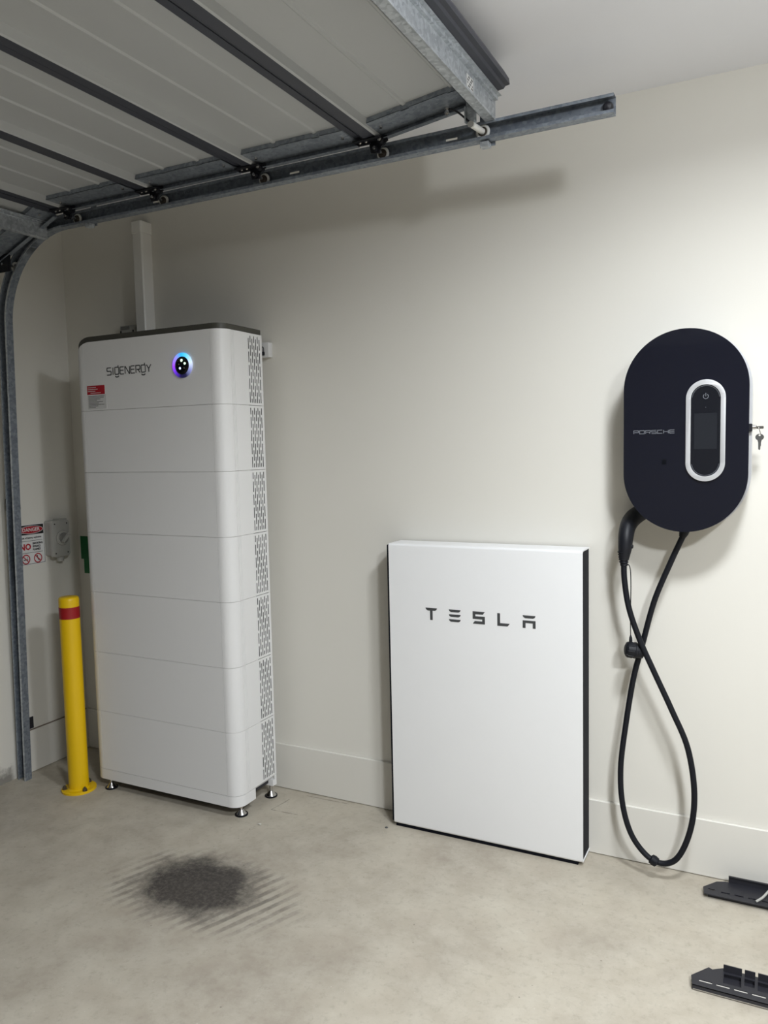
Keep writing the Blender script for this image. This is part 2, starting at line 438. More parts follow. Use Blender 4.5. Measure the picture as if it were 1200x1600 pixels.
def round_left(mb):      # the upper left shoulder is rounded off
    r, zt = .098, max(v.co.z for v in mb.b.verts)
    for v in mb.b.verts:
        d = r-(v.co.x-X0)
        if d > 0 and v.co.z > zt-.03: v.co.z -= r-math.sqrt(max(0, r*r-min(d, r)**2))
seams = [.098, .368, .640, .913, 1.180, 1.446, 1.715, 2.012]
for i in range(7):
    z0, z1 = seams[i]+.0006, seams[i+1]-.0006
    top = i == 6
    mb = MB().prism(cab_outline(shoulder=top), z0, z1, XY, bev=0)
    if top: round_left(mb)
    mb.b.faces.ensure_lookup_table()
    for f in mb.b.faces:                     # inside of the vent pocket coloured near black, painted shade behind the slots
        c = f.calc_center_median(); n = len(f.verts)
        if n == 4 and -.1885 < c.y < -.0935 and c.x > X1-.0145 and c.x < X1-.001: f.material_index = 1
    mod = mb.build('inverter_module' if top else 'battery_module', [m_shellp, m_ventshade], cab, smooth=30)
    # slotted grille sitting in the pocket
    holes = []
    rows = 5 if top else 4.5; pitch = (z1-z0-.02)/rows; L = pitch*.80
    for c in range(7):
        y = -.178+c*.0125
        z = z0+.010-(pitch/2 if c % 2 else 0)
        while z < z1-.012:
            a, b = max(z, z0+.010), min(z+L, z1-.010)
            if b-a > .008: holes.append([(y-.0028, a), (y+.0028, a), (y+.0028, b), (y-.0028, b)])
            z += pitch
    MB().prism([(-.1878, z0+.0005), (-.0942, z0+.0005), (-.0942, z1-.0005), (-.1878, z1-.0005)], -.0008, 0, YZ(X1), holes).build('vent_grille', m_shell, mod, smooth=0)
mb = MB().prism(cab_outline(False, False, .003, True), 2.0125, 2.034, XY, bev=.003, seg=2); round_left(mb)
mb.build('lid', m_cap, cab)
# plinth: wraps the front and turns the corners, open along the side
def plinth_outline():
    o = [(X0, -.24)]
    for i in range(13):
        t = math.radians(180+90*i/12); o.append((X0+R+R*math.cos(t), YF+R+R*math.sin(t)))
    for i in range(13):
        t = math.radians(270+90*i/12); o.append((X1-R+R*math.cos(t), YF+R+R*math.sin(t)))
    o += [(X1, -.24), (X1-.012, -.24)]
    r = R-.012
    for i in range(13):
        t = math.radians(360-90*i/12); o.append((X1-R+r*math.cos(t), YF+R+r*math.sin(t)))
    for i in range(13):
        t = math.radians(270-90*i/12); o.append((X0+R+r*math.cos(t), YF+R+r*math.sin(t)))
    o += [(X0+.012, -.24)]
    return o
MB().prism(plinth_outline(), .050, .0968, XY).build('plinth', m_shell, cab, smooth=30)
mb = MB(); mb.box((X0+.022, -.330, .078), (X1-.022, YR, .0965))
mb.box((X1-.05, -.112, .052), (X1-.001, YR, .079)).box((X0+.001, -.112, .052), (X0+.05, YR, .079))
mb.box((X1-.004, -.098, .052), (X1, YR, .0965))
mb.build('base_frame', m_shell, cab)
MB().box((X0+.02, -.30, .066), (X1-.02, -.12, .078)).build('base_tray', m_blackmetal, cab)
foot = None
for x, y in ((1.214, -.302), (.500, -.330), (1.225, -.102), (.470, -.102)):
    if foot is None:
        fx, fy = x, y
        foot = MB().lathe((x, y, 0), (x, y, .026), [(0, .026), (.2, .026), (.25, .022), (.9, .010), (1, .009)], 20).cyl((x, y, .025), (x, y, .060), .006, n=12).build('levelling_foot', m_chrome, cab)
        pad = MB().cyl((x, y, 0.0005), (x, y, .006), .0275, n=20).build('rubber_pad', m_rubber, foot)
    else:
        f2 = part_copy(foot, (x-fx, y-fy, 0)); p2 = part_copy(pad, (0, 0, 0), f2)
# status light
rc = (1.046, 1.877)
ring = MB().prism(circ(*rc, .050, 40), 0, .006, XZ(YF), [circ(*rc, .0365, 40)[::-1]], bev=0).build('status_ring', ring_mat(rc[0]-.836, rc[1]), cab)
lens = MB().lathe((rc[0], YF+.001, rc[1]-.001), (rc[0], YF-.013, rc[1]-.001), [(0, .0365), (.55, .036), (.8, .031), (.95, .018), (1, .001)], 32).build('status_lens', m_lens, cab)
for dx, dz, r, m in ((.004, .019, .0055, m_led_g), (.020, .006, .0048, m_led_g), (-.005, -.012, .0050, m_led_b), (-.010, .004, .0032, m_led_o), (.016, -.012, .0032, m_led_o)):
    MB().lathe((rc[0]+dx, YF-.009, rc[1]+dz), (rc[0]+dx, YF-.0142, rc[1]+dz), [(0, r), (.7, r), (1, r*.5)], 14).build('indicator_light', m, lens)
# maker's word in outline letters
def glyphs_sig():
    S_ = [[(1, 1), (.12, 1), (0, .9), (0, .62), (.12, .52), (.88, .52), (1, .42), (1, .1), (.88, 0), (0, 0)]]
    I_ = [[(.5, 0), (.5, 1)]]
    G_ = [[(.08, 1), (.92, 1), (1, .9), (1, .12), (.9, .02), (.1, .02), (0, .12), (0, .9), (.08, 1)], [(.85, 1), (.85, 1.28)], [(.05, -.22), (.3, -.36), (.7, -.36), (.95, -.22)]]
    E_ = [[(1, 1), (.1, 1), (0, .9), (0, .1), (.1, 0), (1, 0)], [(0, .52), (.92, .52)]]
    N_ = [[(0, 0), (0, 1), (.1, 1), (.9, 0), (1, 0), (1, 1)]]
    R_ = [[(0, 0), (0, 1), (.9, 1), (1, .9), (1, .55), (.9, .45), (.22, .45)], [(.5, .45), (1, 0)]]
    Y_ = [[(0, 1), (.5, .45), (1, 1)], [(.5, .45), (.5, 0)]]
    return [(S_, .9), (I_, .3), (G_, .85), (E_, .8), (N_, .95), (E_, .8), (R_, .85), (G_, .85), (Y_, .9)]
H = .030; tot = sum(w for _, w in glyphs_sig())+8*.26; sx = (.876-.627)/tot; cx = .627; mb = MB()
for g, w in glyphs_sig():
    mb.strokes([[(cx+u*w*sx, 1.863+v*H) for u, v in ln] for ln in g], .0021, XZ(YF)); cx += (w+.26)*sx
mb.build('lettering', m_letter, cab, smooth=0)
# warning and data stickers
ws = MB().box((.504, YF-.0008, 1.785), (.608, YF, 1.823)).build('warning_sticker', m_signred, cab)
ws['label'] = 'small red warning sticker'
for k, (a, w) in enumerate(((.508, .05), (.508, .06), (.508, .045), (.525, .06))):
    MB().box((a, YF-.0013, 1.814-k*.008), (a+w, YF-.0008, 1.8162-k*.008)).build('print_line', m_paper, ws, smooth=0)
ds = MB().box((.506, YF-.0008, 1.722), (.616, YF, 1.783)).build('data_sticker', m_paper, cab)
for k in range(9):
    w = (.095, .09, .07, .05, .085, .06, .092, .055, .04)[k]
    MB().box((.511, YF-.0013, 1.776-k*.006), (.511+w, YF-.0008, 1.778-k*.006)).build('print_line', m_letter, ds, smooth=0)

# ------------------------------------------------------------ wide white battery on the floor
tes = thing('wall_battery', 'wide flat white panel battery with black sides standing against the wall', 'battery', (2.22, -.07, 0))
TX0, TX1, TF, TB, TZ0, TZ1 = 1.845, 2.603, -.127, -.013, .014, 1.152
prof = []
rr = .010
for i in range(9): t = PI/2*i/8; prof.append((TF+rr-rr*math.sin(t), TZ0+rr-rr*math.cos(t)))
for i in range(9): t = PI/2*i/8; prof.append((TF+rr-rr*math.cos(t), TZ1-rr+rr*math.sin(t)))
prof = [(TB, TZ0)] + prof + [(TB, TZ1)]
inn = [(y+(.004 if y < TB else 0), z+(.004 if z < .5 else -.004)) for y, z in prof]
MB().prism(prof+inn[::-1], TX0, TX1, lambda u, v, w: (w, u, v)).build('cover', m_white, tes, smooth=30)
MB().box((TX0-.011, TF+.006, TZ0+.006), (TX0+.030, TB, TZ1-.006), .002, 1).build('side_panel', m_navyblack, tes)
MB().box((TX1-.030, TF+.0045, TZ0+.0045), (TX1-.003, TB, TZ1-.0045), .001, 1).build('side_panel', m_navyblack, tes)
MB().box((TX0+.031, TF+.005, TZ0+.005), (TX1-.031, TB, TZ1-.005)).build('inner_case', m_navyblack, tes)
MB().box((TX0+.004, TF+.010, 0), (TX1-.02, TB-.01, TZ0)).build('foot_rail', m_navyblack, tes)
# spaced lettering, each letter a piece
def bar(x0, x1, z, h, cut=.25): return [(x0, z+h), (x1, z+h), (x1-cut*h, z+h*.35), (x1-h*.9, z), (x0+h*.9, z), (x0+cut*h, z+h*.35)]
HL, ST = .047, .0105
def word(x0, ztop, s=1.):
    w = .048; out = []; z0 = ztop-HL
    def P(*polys): out.append(polys)
    x = x0
    P(bar(x, x+w, ztop-ST, ST), [(x+w/2-ST/2, z0), (x+w/2+ST/2, z0), (x+w/2+ST/2, ztop-ST), (x+w/2-ST/2, ztop-ST)])
    x = x0+.0965
    P(*[bar(x, x+w, ztop-ST*.92-k*(HL-ST*.92)/2, ST*.92) for k in range(3)])
    x = x0+.193; m = ztop-HL/2
    P([(x, ztop), (x+w, ztop), (x+w-.008, ztop-ST), (x, ztop-ST)], [(x, ztop-ST), (x+ST, ztop-ST), (x+ST, m-ST/2), (x, m-ST/2)], [(x+ST, m+ST/2), (x+w, m+ST/2), (x+w, m-ST/2), (x+ST, m-ST/2)],
      [(x+w-ST, m-ST/2), (x+w, m-ST/2), (x+w, z0), (x+w-ST, z0)], [(x+.008, z0+ST), (x+w-ST, z0+ST), (x+w-ST, z0), (x, z0)])
    x = x0+.2895
    P([(x, ztop), (x+ST, ztop), (x+ST, z0), (x, z0)], [(x+ST, z0+ST), (x+w, z0+ST), (x+w-.009, z0), (x+ST, z0)])
    x = x0+.386
    P(bar(x, x+w, ztop-ST, ST), [(x, ztop-HL*.40), (x+w, ztop-HL*.40), (x+w, ztop-HL*.40-ST*.9), (x, ztop-HL*.40-ST*.9)],
      [(x, ztop-HL*.40-ST*.9), (x+ST, ztop-HL*.40-ST*.9), (x+ST, z0), (x, z0)], [(x+w-ST, ztop-HL*.40-ST*.9), (x+w, ztop-HL*.40-ST*.9), (x+w, z0), (x+w-ST, z0)])
    return out
for polys in word(2.000, .908):
    mb = MB()
    for p in polys: mb.prism(p, 0, .0008, XZ(TF))
    mb.build('letter', m_letter, tes, smooth=0)

# ------------------------------------------------------------ oval vehicle charger on the wall
chg = thing('vehicle_charger', 'glossy navy black oval wall charger with silver ringed display', 'charger', (2.938, -.01, 1.56))
CX, CZ, CW, CH, CD = 2.937, 1.5585, .378, .652, -.165
MB().prism(pill(CX, CZ, .25, .50, 24), 0, .062, XZ(0)).build('back_box', m_black, chg)
MB().prism(pill(CX+.001, CZ, CW+.012, CH+.006, 32), .062, .110, XZ(0), bev=.004).build('body', m_silver, chg)
MB().prism(pill(CX, CZ, CW-.012, CH-.012, 32), .110, .118, XZ(0)).build('shadow_gap', m_black, chg)
MB().prism(pill(CX, CZ, CW, CH, 40), .117, -CD, XZ(0), bev=.0035, seg=3).build('front_cover', m_navy, chg, smooth=50)
RX, RZ = 3.0005, 1.5585
rg = MB().prism(pill(RX, RZ, .117, .322, 32), 0, .007, XZ(CD), [pill(RX, RZ, .088, .291, 32)[::-1]], bev=.0025, seg=3).build('display_ring', m_silver, chg, smooth=50)
dp = MB().prism(pill(RX, RZ, .0878, .2908, 32), 0, .003, XZ(CD), bev=.001).build('display_panel', m_display, chg)
MB().prism([(2.967, 1.500), (3.034, 1.500), (3.034, 1.614), (2.967, 1.614)], .003, .0034, XZ(CD)).build('screen', m_screen, dp, smooth=0)
mb = MB(); arc = [(RX+.0075*math.sin(math.radians(a)), 1.6665+.0075*math.cos(math.radians(a))) for a in range(35, 326, 18)]
mb.strokes([arc, [(RX, 1.6665), (RX, 1.677)]], .0009, XZ(CD), .003, .0036)
mb.build('power_symbol', m_mark, dp, smooth=0, kind='stuff')
MB().prism(circ(RX, 1.632, .0012, 8), .003, .0036, XZ(CD)).build('status_dot', m_mark, dp, smooth=0)
for sgn in (1, -1):
    a = [(RX+.0405*math.cos(math.radians(t)), RZ+sgn*(.1015+.0405*math.sin(math.radians(t)))) for t in range(5, 176, 8)]
    MB().strokes([a], .0005, XZ(CD), .003, .0034).build('panel_trim', m_mark, dp, smooth=0)
PG = {'P': [[(0, 0), (0, 1), (1, 1), (1, .42), (0, .42)]], 'O': [[(0, 0), (0, 1), (1, 1), (1, 0), (0, 0)]], 'R': [[(0, 0), (0, 1), (1, 1), (1, .45), (0, .45)], [(.65, .45), (1, 0)]],
      'S': [[(1, 1), (0, 1), (0, .5), (1, .5), (1, 0), (0, 0)]], 'C': [[(1, 1), (0, 1), (0, 0), (1, 0)]], 'H': [[(0, 0), (0, 1)], [(1, 0), (1, 1)], [(0, .5), (1, .5)]], 'E': [[(1, 1), (0, 1), (0, 0), (1, 0)], [(0, .5), (1, .5)]]}
mb = MB(); cx = 2.7805; gw = .0145; st = .0187
for k, ch in enumerate('PORSCHE'):
    mb.strokes([[(cx+k*st+u*gw, 1.5535+v*.0105) for u, v in ln] for ln in PG[ch]], .0010, XZ(CD))
mb.build('lettering', m_mark, chg, smooth=0)
MB().prism([(2.869, 1.452), (2.883, 1.452), (2.883, 1.468), (2.869, 1.468)], 0, .0006, XZ(CD)).build('sensor_window', m_lens, chg, smooth=0)
lk = MB().box((3.116, -.128, 1.553), (3.134, -.106, 1.577), .002, 1).build('lock_housing', m_black, chg)
MB().lathe((3.132, -.112, 1.566), (3.146, -.112, 1.566), [(0, .007), (.8, .007), (1, .005)], 16).build('lock_barrel', m_chrome, lk)
# the key in the lock and its twin hanging from the ring
key = thing('key_pair', 'two small steel keys on a ring hanging from the lock of the oval charger', 'keys', (3.147, -.112, 1.566))
MB().box((3.145, -.1135, 1.560), (3.166, -.1105, 1.569), .001, 1).build('inserted_key', m_chrome, key)
KX, KZ = 3.155, 1.534
MB().ring((KX, -.112, 1.554), (1, 0, .3), .011, .0010, 20, 6).build('key_ring', m_chrome, key)
hp = [(KX+.0125*math.cos(math.radians(a)), KZ+.0105*math.sin(math.radians(a))) for a in range(-60, 241, 15)]
mb = MB().prism(hp+[(KX-.004, KZ-.017), (KX-.0035, KZ-.038), (KX, KZ-.041), (KX+.0025, KZ-.038), (KX+.0025, KZ-.030), (KX+.0042, KZ-.027), (KX+.004, KZ-.017)], 0, .0022, XZ(-.111), [circ(KX, KZ+.006, .003, 10)[::-1]])
mb.build('hanging_key', mat('dull_key_steel', (.13, .13, .125), .4, .7), key, smooth=30)

# ------------------------------------------------------------ charging lead
lead = thing('charging_cable', 'thick black charging lead looped below the oval charger', 'cable', (2.93, -.09, 1.218))
pts = [(2.934, -.09, 1.2285), (2.93, -.09, 1.215), (2.888, -.085, 1.116), (2.836, -.08, .98), (2.796, -.075, .819), (2.768, -.075, .702), (2.744, -.08, .539), (2.728, -.09, .377), (2.738, -.1, .243), (2.775, -.105, .135), (2.845, -.11, .071), (2.915, -.11, .090), (2.961, -.11, .2), (2.974, -.11, .337), (2.952, -.11, .49), (2.9, -.11, .616), (2.842, -.112, .743), (2.795, -.114, .85), (2.759, -.117, .959), (2.744, -.12, 1.059), (2.742, -.12, 1.135)]
MB().tube(pts, .0098, 14, 8).build('hose', m_rubber, lead)
MB().lathe((2.833, -.110, .079), (2.857, -.110, .065), [(0, .011), (.1, .016), (.5, .018), (.9, .016), (1, .011)], 18).build('hose_collar', m_rubber, lead)
MB().lathe((2.9345, -.09, 1.232), (2.9255, -.0888, 1.207), [(0, .016), (.5, .015), (1, .0105)], 16).build('cable_gland', m_rubber, chg)
gun = [(2.742, -.12, 1.128), (2.746, -.12, 1.168), (2.747, -.112, 1.206), (2.750, -.086, 1.240), (2.763, -.050, 1.266), (2.800, -.030, 1.294)]
plug = MB().tube(gun, [.0165, .0230, .0255, .0275, .0300, .0290], 18, 6).build('plug_handle', m_black, lead)
mb = MB()
for k in range(5): mb.ring((2.7418, -.12, 1.119+k*.0085), (.02, 0, 1), .0125+k*.0014, .0032, 20, 8)
mb.lathe((2.7415, -.12, 1.105), (2.7425, -.12, 1.16), [(0, .0108), (1, .019)], 18)
mb.build('strain_relief', m_rubber, plug)
MB().box((2.762, -.128, 1.166), (2.773, -.112, 1.180), .004, 2).build('latch_button', m_black, plug)
MB().tube([(2.742, -.131, 1.108), (2.757, -.125, 1.112), (2.764, -.12, 1.09), (2.765, -.115, 1.03), (2.763, -.108, .957), (2.762, -.104, .90), (2.7625, -.102, .855)], .0016, 8, 6).build('lanyard', m_rubber, lead)
MB().ring((2.7425, -.12, 1.109), (.05, .0, 1), .0115, .0018, 20, 6).build('lanyard_loop', m_rubber, lead)
cp = MB().lathe((2.745, -.112, .814), (2.800, -.088, .805), [(0, .014), (.05, .021), (.12, .0255), (.5, .0270), (.52, .0282), (.62, .0282), (.64, .0255), (1, .0250)], 24).build('dust_cap', m_black, lead)
mb = MB()
for k in range(9):
    a = PI*2*k/9; ax = Vector((.055, .024, -.009)).normalized(); u = ax.cross(Vector((0, 0, 1))).normalized(); v = ax.cross(u)
    d = u*math.cos(a)+v*math.sin(a); p = Vector((2.745, -.112, .814))
    mb.tube([p+ax*.004+d*.022, p+ax*.010+d*.0262, p+ax*.028+d*.0272], .0016, 6, 1)
mb.build('grip_ribs', m_black, cp, kind='stuff')
MB().lathe((2.7625, -.102, .862), (2.763, -.104, .832), [(0, .002), (.3, .005), (.7, .006), (1, .004)], 12).build('lanyard_knot', m_black, cp)

# ------------------------------------------------------------ yellow bollard
BX, BY = .372, -.402
bol = thing('bollard', 'short yellow steel bollard with one red band bolted to the floor beside the tall cabinet', 'bollard', (BX, BY, 0))
MB().lathe((BX, BY, .008), (BX, BY, .892), [(0, .044), (.985, .044), (.995, .0425), (1, .037)], 40).build('post', m_yellow, bol, smooth=50)
MB().lathe((BX, BY, .796), (BX, BY, .848), [(0, .0446), (1, .0446)], 40).build('reflective_band', m_red, bol, smooth=50)
MB().lathe((BX, BY, 0), (BX, BY, .010), [(0, .076), (.8, .076), (1, .074)], 40).lathe((BX, BY, .010), (BX, BY, .015), [(0, .050), (1, .0442)], 40).build('base_flange', m_yellow, bol, smooth=30)
b0 = None
for a in (-130, -18, 92):
    x, y = BX+.061*math.cos(math.radians(a)), BY+.061*math.sin(math.radians(a))
    if b0 is None:
        bx, by = x, y
        b0 = MB().cyl((x, y, .010), (x, y, .012), .011, n=16).cyl((x, y, .012), (x, y, .021), .0095, n=6).cyl((x, y, .021), (x, y, .027), .0050, n=10).build('anchor_bolt', mat('weathered_bolt_steel', (.16, .14, .11), .5, .8), bol)
    else: part_copy(b0, (x-bx, y-by, 0))

# ------------------------------------------------------------ left wall fittings
sg = thing('danger_sign', 'white danger sign with red oval and no smoking symbols behind the door track', 'sign', (0, -.29, 1.1))
SY0, SY1, SZ0, SZ1 = -.356, -.207, 1.003, 1.197; SC = (SY0+SY1)/2
UX, UY = (0, 1, 0), (0, 0, 1)
MB().prism(rrect(SY0, SZ0, SY1, SZ1, .006, 4), 0, .0015, YZ(0)).build('sign_panel', m_signwhite, sg)
def strip(name, m, y0, z0, y1, z1, h=.0020): MB().box((.0015, y0, z0), (h, y1, z1)).build(name, m, sg, smooth=0)
strip('header_band', m_signblack, SY0+.003, 1.148, SY1-.003, 1.194)
MB().prism([(SC+.069*math.cos(t*PI/20), 1.171+.0195*math.sin(t*PI/20)) for t in range(40)], .002, .0024, YZ(0)).build('oval_border', m_signwhite, sg)
MB().prism([(SC+.066*math.cos(t*PI/20), 1.171+.0172*math.sin(t*PI/20)) for t in range(40)], .0024, .0028, YZ(0)).build('danger_oval', m_signred, sg)
text('DANGER', .0245, (.0031, SC, 1.171), UX, UY, m_signwhite, sg, bold=.0004)
text('Risk of battery explosion', .0115, (.0018, SC, 1.133), UX, UY, m_signblack, sg, bold=.0003, scale_x=.98)
for z in (1.117, 1.060): strip('divider_line', m_signblack, SY0+.004, z, SY1-.012, z+.0018)
strip('border_line', m_signblack, SY1-.0035, SZ0+.004, SY1-.0018, 1.148); strip('border_line', m_signblack, SY0+.004, SZ0+.003, SY1-.002, SZ0+.005)
text('NO', .040, (.0018, SC-.036, 1.089), UX, UY, m_signred, sg, bold=.0016)
for k, w in enumerate(('SMOKING', 'SPARKS', 'FLAMES')): text(w, .0135, (.0018, SC+.005, 1.1035-k*.0145), UX, UY, m_signblack, sg, align='LEFT', bold=.0005, scale_x=.98)
for k, cy in enumerate((SC-.036, SC+.032)):
    mb = MB().prism(circ(cy, 1.031, .0235, 28), .0015, .0022, YZ(0), [circ(cy, 1.031, .0185, 28)[::-1]])
    mb.strokes([[(cy-.0145, 1.0455), (cy+.0145, 1.0165)]], .0022, YZ(0), .0021, .0025)
    mb.build('prohibition_ring', m_signred, sg, smooth=0)
    mb = MB()
    if k == 0: mb.strokes([[(cy-.014, 1.029), (cy+.012, 1.029)]], .0020, YZ(0), .0015, .002); mb.strokes([[(cy+.008, 1.034), (cy+.006, 1.039), (cy+.011, 1.042)]], .0009, YZ(0), .0015, .002)
    else: mb.strokes([[(cy+.006, 1.018), (cy-.004, 1.034)]], .0018, YZ(0), .0015, .002); mb.prism([(cy-.004, 1.033), (cy-.009, 1.040), (cy-.005, 1.047), (cy, 1.040)], .0015, .002, YZ(0))
    mb.build('pictogram', m_signblack, sg, smooth=0)

iso = thing('isolator_switch', 'grey weatherproof rotary isolator box on the left wall beside the danger sign', 'switch', (0, -.15, 1.12))
IY0, IY1, IZ0, IZ1 = -.212, -.116, 1.033, 1.205
MB().prism(rrect(IY0+.008, IZ0, IY1, IZ1, .008, 5), 0, .052, YZ(0)).build('back_box', m_switch, iso)
MB().prism(rrect(IY0-.003, IZ0-.003, IY1+.003, IZ1+.003, .010, 5), .052, .070, YZ(0), bev=.004).build('front_cover', m_switch, iso)
KY, KZZ = -.160, 1.121
dial = MB().lathe((.070, KY, KZZ), (.082, KY, KZZ), [(0, .036), (.6, .036), (1, .032)], 32).build('dial_collar', m_switch, iso)
kn = MB().lathe((.082, KY, KZZ), (.090, KY, KZZ), [(0, .026), (1, .024)], 28).build('dial_knob', m_switch2, dial)
MB().strokes([[(KY-.019, KZZ-.019), (KY+.019, KZZ+.019)]], .0058, YZ(0), .090, .103).build('dial_grip', m_switch, iso)
for y, z in ((IY0+.012, IZ1-.014), (IY1-.012, IZ1-.014), (IY0+.012, IZ0+.014), (IY1-.012, IZ0+.014)):
    MB().cyl((.070, y, z), (.0708, y, z), .0035, n=12).build('cover_screw', m_signblack, iso)
MB().box((.02, -.168, IZ1), (.066, -.120, IZ1+.009), .002, 1).build('padlock_tab', m_switch, iso)
MB().cyl((.034, -.145, 1.036), (.034, -.145, 1.003), .016, n=18).cyl((.034, -.145, 1.028), (.034, -.145, 1.014), .019, n=18).build('cable_gland', m_switch, iso)

grn = thing('green_sign', 'green stepped plate on the wall half hidden behind the tall cabinet', 'sign', (.11, 0, 1.0))
MB().box((.018, -.002, .993), (.20, 0, 1.110), .0006, 1).build('upper_plate', m_greenp, grn)
MB().box((.036, -.002, .920), (.20, 0, .993), .0006, 1).build('lower_plate', m_greenp, grn)

duct = thing('cable_duct', 'white plastic cable duct rising from behind the tall cabinet', 'duct', (.565, 0, 1.9))
MB().prism([(.524, 0), (.524, .058), (.529, .064), (.578, .064), (.583, .058), (.583, 0)], 1.30, 2.555, lambda u, v, w: (u, -v, w)).build('duct_body', m_pvc, duct)
MB().prism([(.521, 0), (.521, .060), (.528, .067), (.579, .067), (.586, .060), (.586, 0)], 2.535, 2.588, lambda u, v, w: (u, -v, w), bev=.002, bevback=True).build('end_cap', m_pvc, duct)

tb = thing('junction_box', 'small grey socket box on the wall left of the white duct above the cabinet', 'junction box', (.43, 0, 2.11))
MB().box((.388, -.030, 2.060), (.482, 0, 2.132), .003, 2).build('box_body', m_switch, tb)
MB().box((.398, -.033, 2.112), (.452, -.030, 2.128), .001, 1).build('name_plate', m_switch2, tb)
for x in (.392, .470): MB().box((x, -.0325, 2.092), (x+.007, -.030, 2.108)).build('cover_screw', m_signblack, tb)

lo = thing('lockout_box', 'small white padlocked wall box just right of the tall cabinet', 'lock box', (1.2, 0, 1.96))
MB().box((1.140, -.030, 1.927), (1.240, 0, 1.990), .002, 2).build('box_body', m_paper, lo)
pl = MB().box((1.208, -.044, 1.934), (1.222, -.030, 1.950), .003, 2).build('padlock_body', m_black, lo)
MB().tube([(1.210, -.037, 1.949), (1.210, -.037, 1.964), (1.215, -.037, 1.971), (1.220, -.037, 1.964), (1.220, -.037, 1.949)], .0018, 8, 5).build('shackle', m_blackmetal, pl)

# ------------------------------------------------------------ black steel brackets on the floor
def slot(x, y, l, w): return [(x, y-w/2), (x+l, y-w/2), (x+l, y+w/2), (x, y+w/2)]
br = thing('mounting_bracket', 'flat black slotted bracket lying on the floor against the baseboard', 'bracket', (3.25, -.1, 0), 'black brackets on the floor')
MB().prism([(3.011, -.151), (3.005, -.110), (3.044, -.058), (3.072, -.046), (3.62, -.046), (3.62, -.151)], .0135, .0165, XY, [slot(3.022, -.118, .020, .008)[::-1]]+[slot(3.062+k*.041, -.122, .027, .007)[::-1] for k in range(13)]).build('plate', m_blackmetal, br, smooth=0)
mb = MB().box((3.022, -.138, .0), (3.62, -.136, .0138)).box((3.081, -.048, 0), (3.62, -.046, .040)).box((3.081, -.054, .0385), (3.62, -.046, .040))
mb.build('folded_edge', m_blackmetal, br, smooth=0)
MB().tube([(3.168, -.138, .019), (3.188, -.118, .028), (3.21, -.09, .044), (3.235, -.075, .046)], .0038, 8, 4).build('cable_tie', m_switch, br)
br2 = thing('mounting_bracket', 'black bracket with square windows lying on the floor nearer the camera', 'bracket', (3.25, -.6, 0), 'black brackets on the floor')
wins = [[(3.097, -.601), (3.143, -.600), (3.141, -.556), (3.097, -.558)]] + [[(3.150+k*.0325, -.588), (3.176+k*.0325, -.588), (3.176+k*.0325, -.556), (3.150+k*.0325, -.556)] for k in range(1)] + [[(3.184+k*.052, -.596), (3.230+k*.052, -.596), (3.230+k*.052, -.556), (3.184+k*.052, -.556)] for k in range(8)]
MB().prism([(3.020, -.640), (3.014, -.602), (3.056, -.546), (3.066, -.552), (3.093, -.534), (3.64, -.534), (3.64, -.640)], .0145, .0175, XY, [w[::-1] for w in wins]+[slot(3.036+k*.045, -.615, .034, .008)[::-1] for k in range(13)]).build('plate', m_blackmetal, br2, smooth=0)
mb = MB().box((3.020, -.640, .003), (3.64, -.638, .0172)).box((3.09, -.604, .001), (3.64, -.552, .004))
for a, b in ((3.095, 3.143), (3.150, 3.177), (3.184, 3.62)): mb.box((a, -.549, .015), (b, -.546, .038))
mb.box((3.062, -.552, 0), (3.64, -.550, .0148))
mb.build('folded_edge', m_blackmetal, br2, smooth=0)
MB().box((3.03, -.6196, .0128), (3.64, -.6104, .0146)).build('lit_slot_strip', m_debris, br2, smooth=0)  # added pale strip standing for lit floor seen through the slots
MB().box((3.022, -.6410, .0035), (3.64, -.6400, .0060)).build('edge_highlight', m_chrome, br2, smooth=0)  # bright strip put in as the highlight along the folded front lip

# ------------------------------------------------------------ overhead door track
trk = thing('door_track', 'galvanised steel door track curving up and along the wall', 'door track', (.05, -.43, 0))
YW = -.412
def web_slots(): return [[(x, 2.5105), (x+.040, 2.5105), (x+.040, 2.5175), (x, 2.5175)][::-1] for x in (.98, 1.626, 2.229)]
ht = MB().prism([(.50, 2.478), (2.766, 2.482), (2.766, 2.536), (.50, 2.530)], 0, .002, XZ(YW), web_slots()).build('horizontal_track', m_track, trk, smooth=0)
mb = MB()
for za, zb, s in ((2.478, 2.482, 1), (2.530, 2.536, -1)):
    mb.prism([(.50, za), (2.766, zb), (2.766, zb+s*.002), (.50, za+s*.002)], 0, .034, XZ(YW))
    mb.prism([(.50, za), (2.766, zb), (2.766, zb+s*.009), (.50, za+s*.009)], .034, .036, XZ(YW))
mb.build('track_lips', m_track, trk, smooth=0)
MB().lathe((2.745, -.414, 2.509), (2.745, -.436, 2.509), [(0, .015), (.5, .015), (.8, .012), (1, .004)], 20).build('end_bolt', m_blackmetal, trk)
AC = (.50, 2.104); AR = .40
path = [(AC[0]-AR*math.sin(PI/2*i/16), AC[1]+AR*math.cos(PI/2*i/16)) for i in range(17)]
path = path + [(.10-.055*k/6, 2.104-2.104*k/6) for k in range(1, 7)]
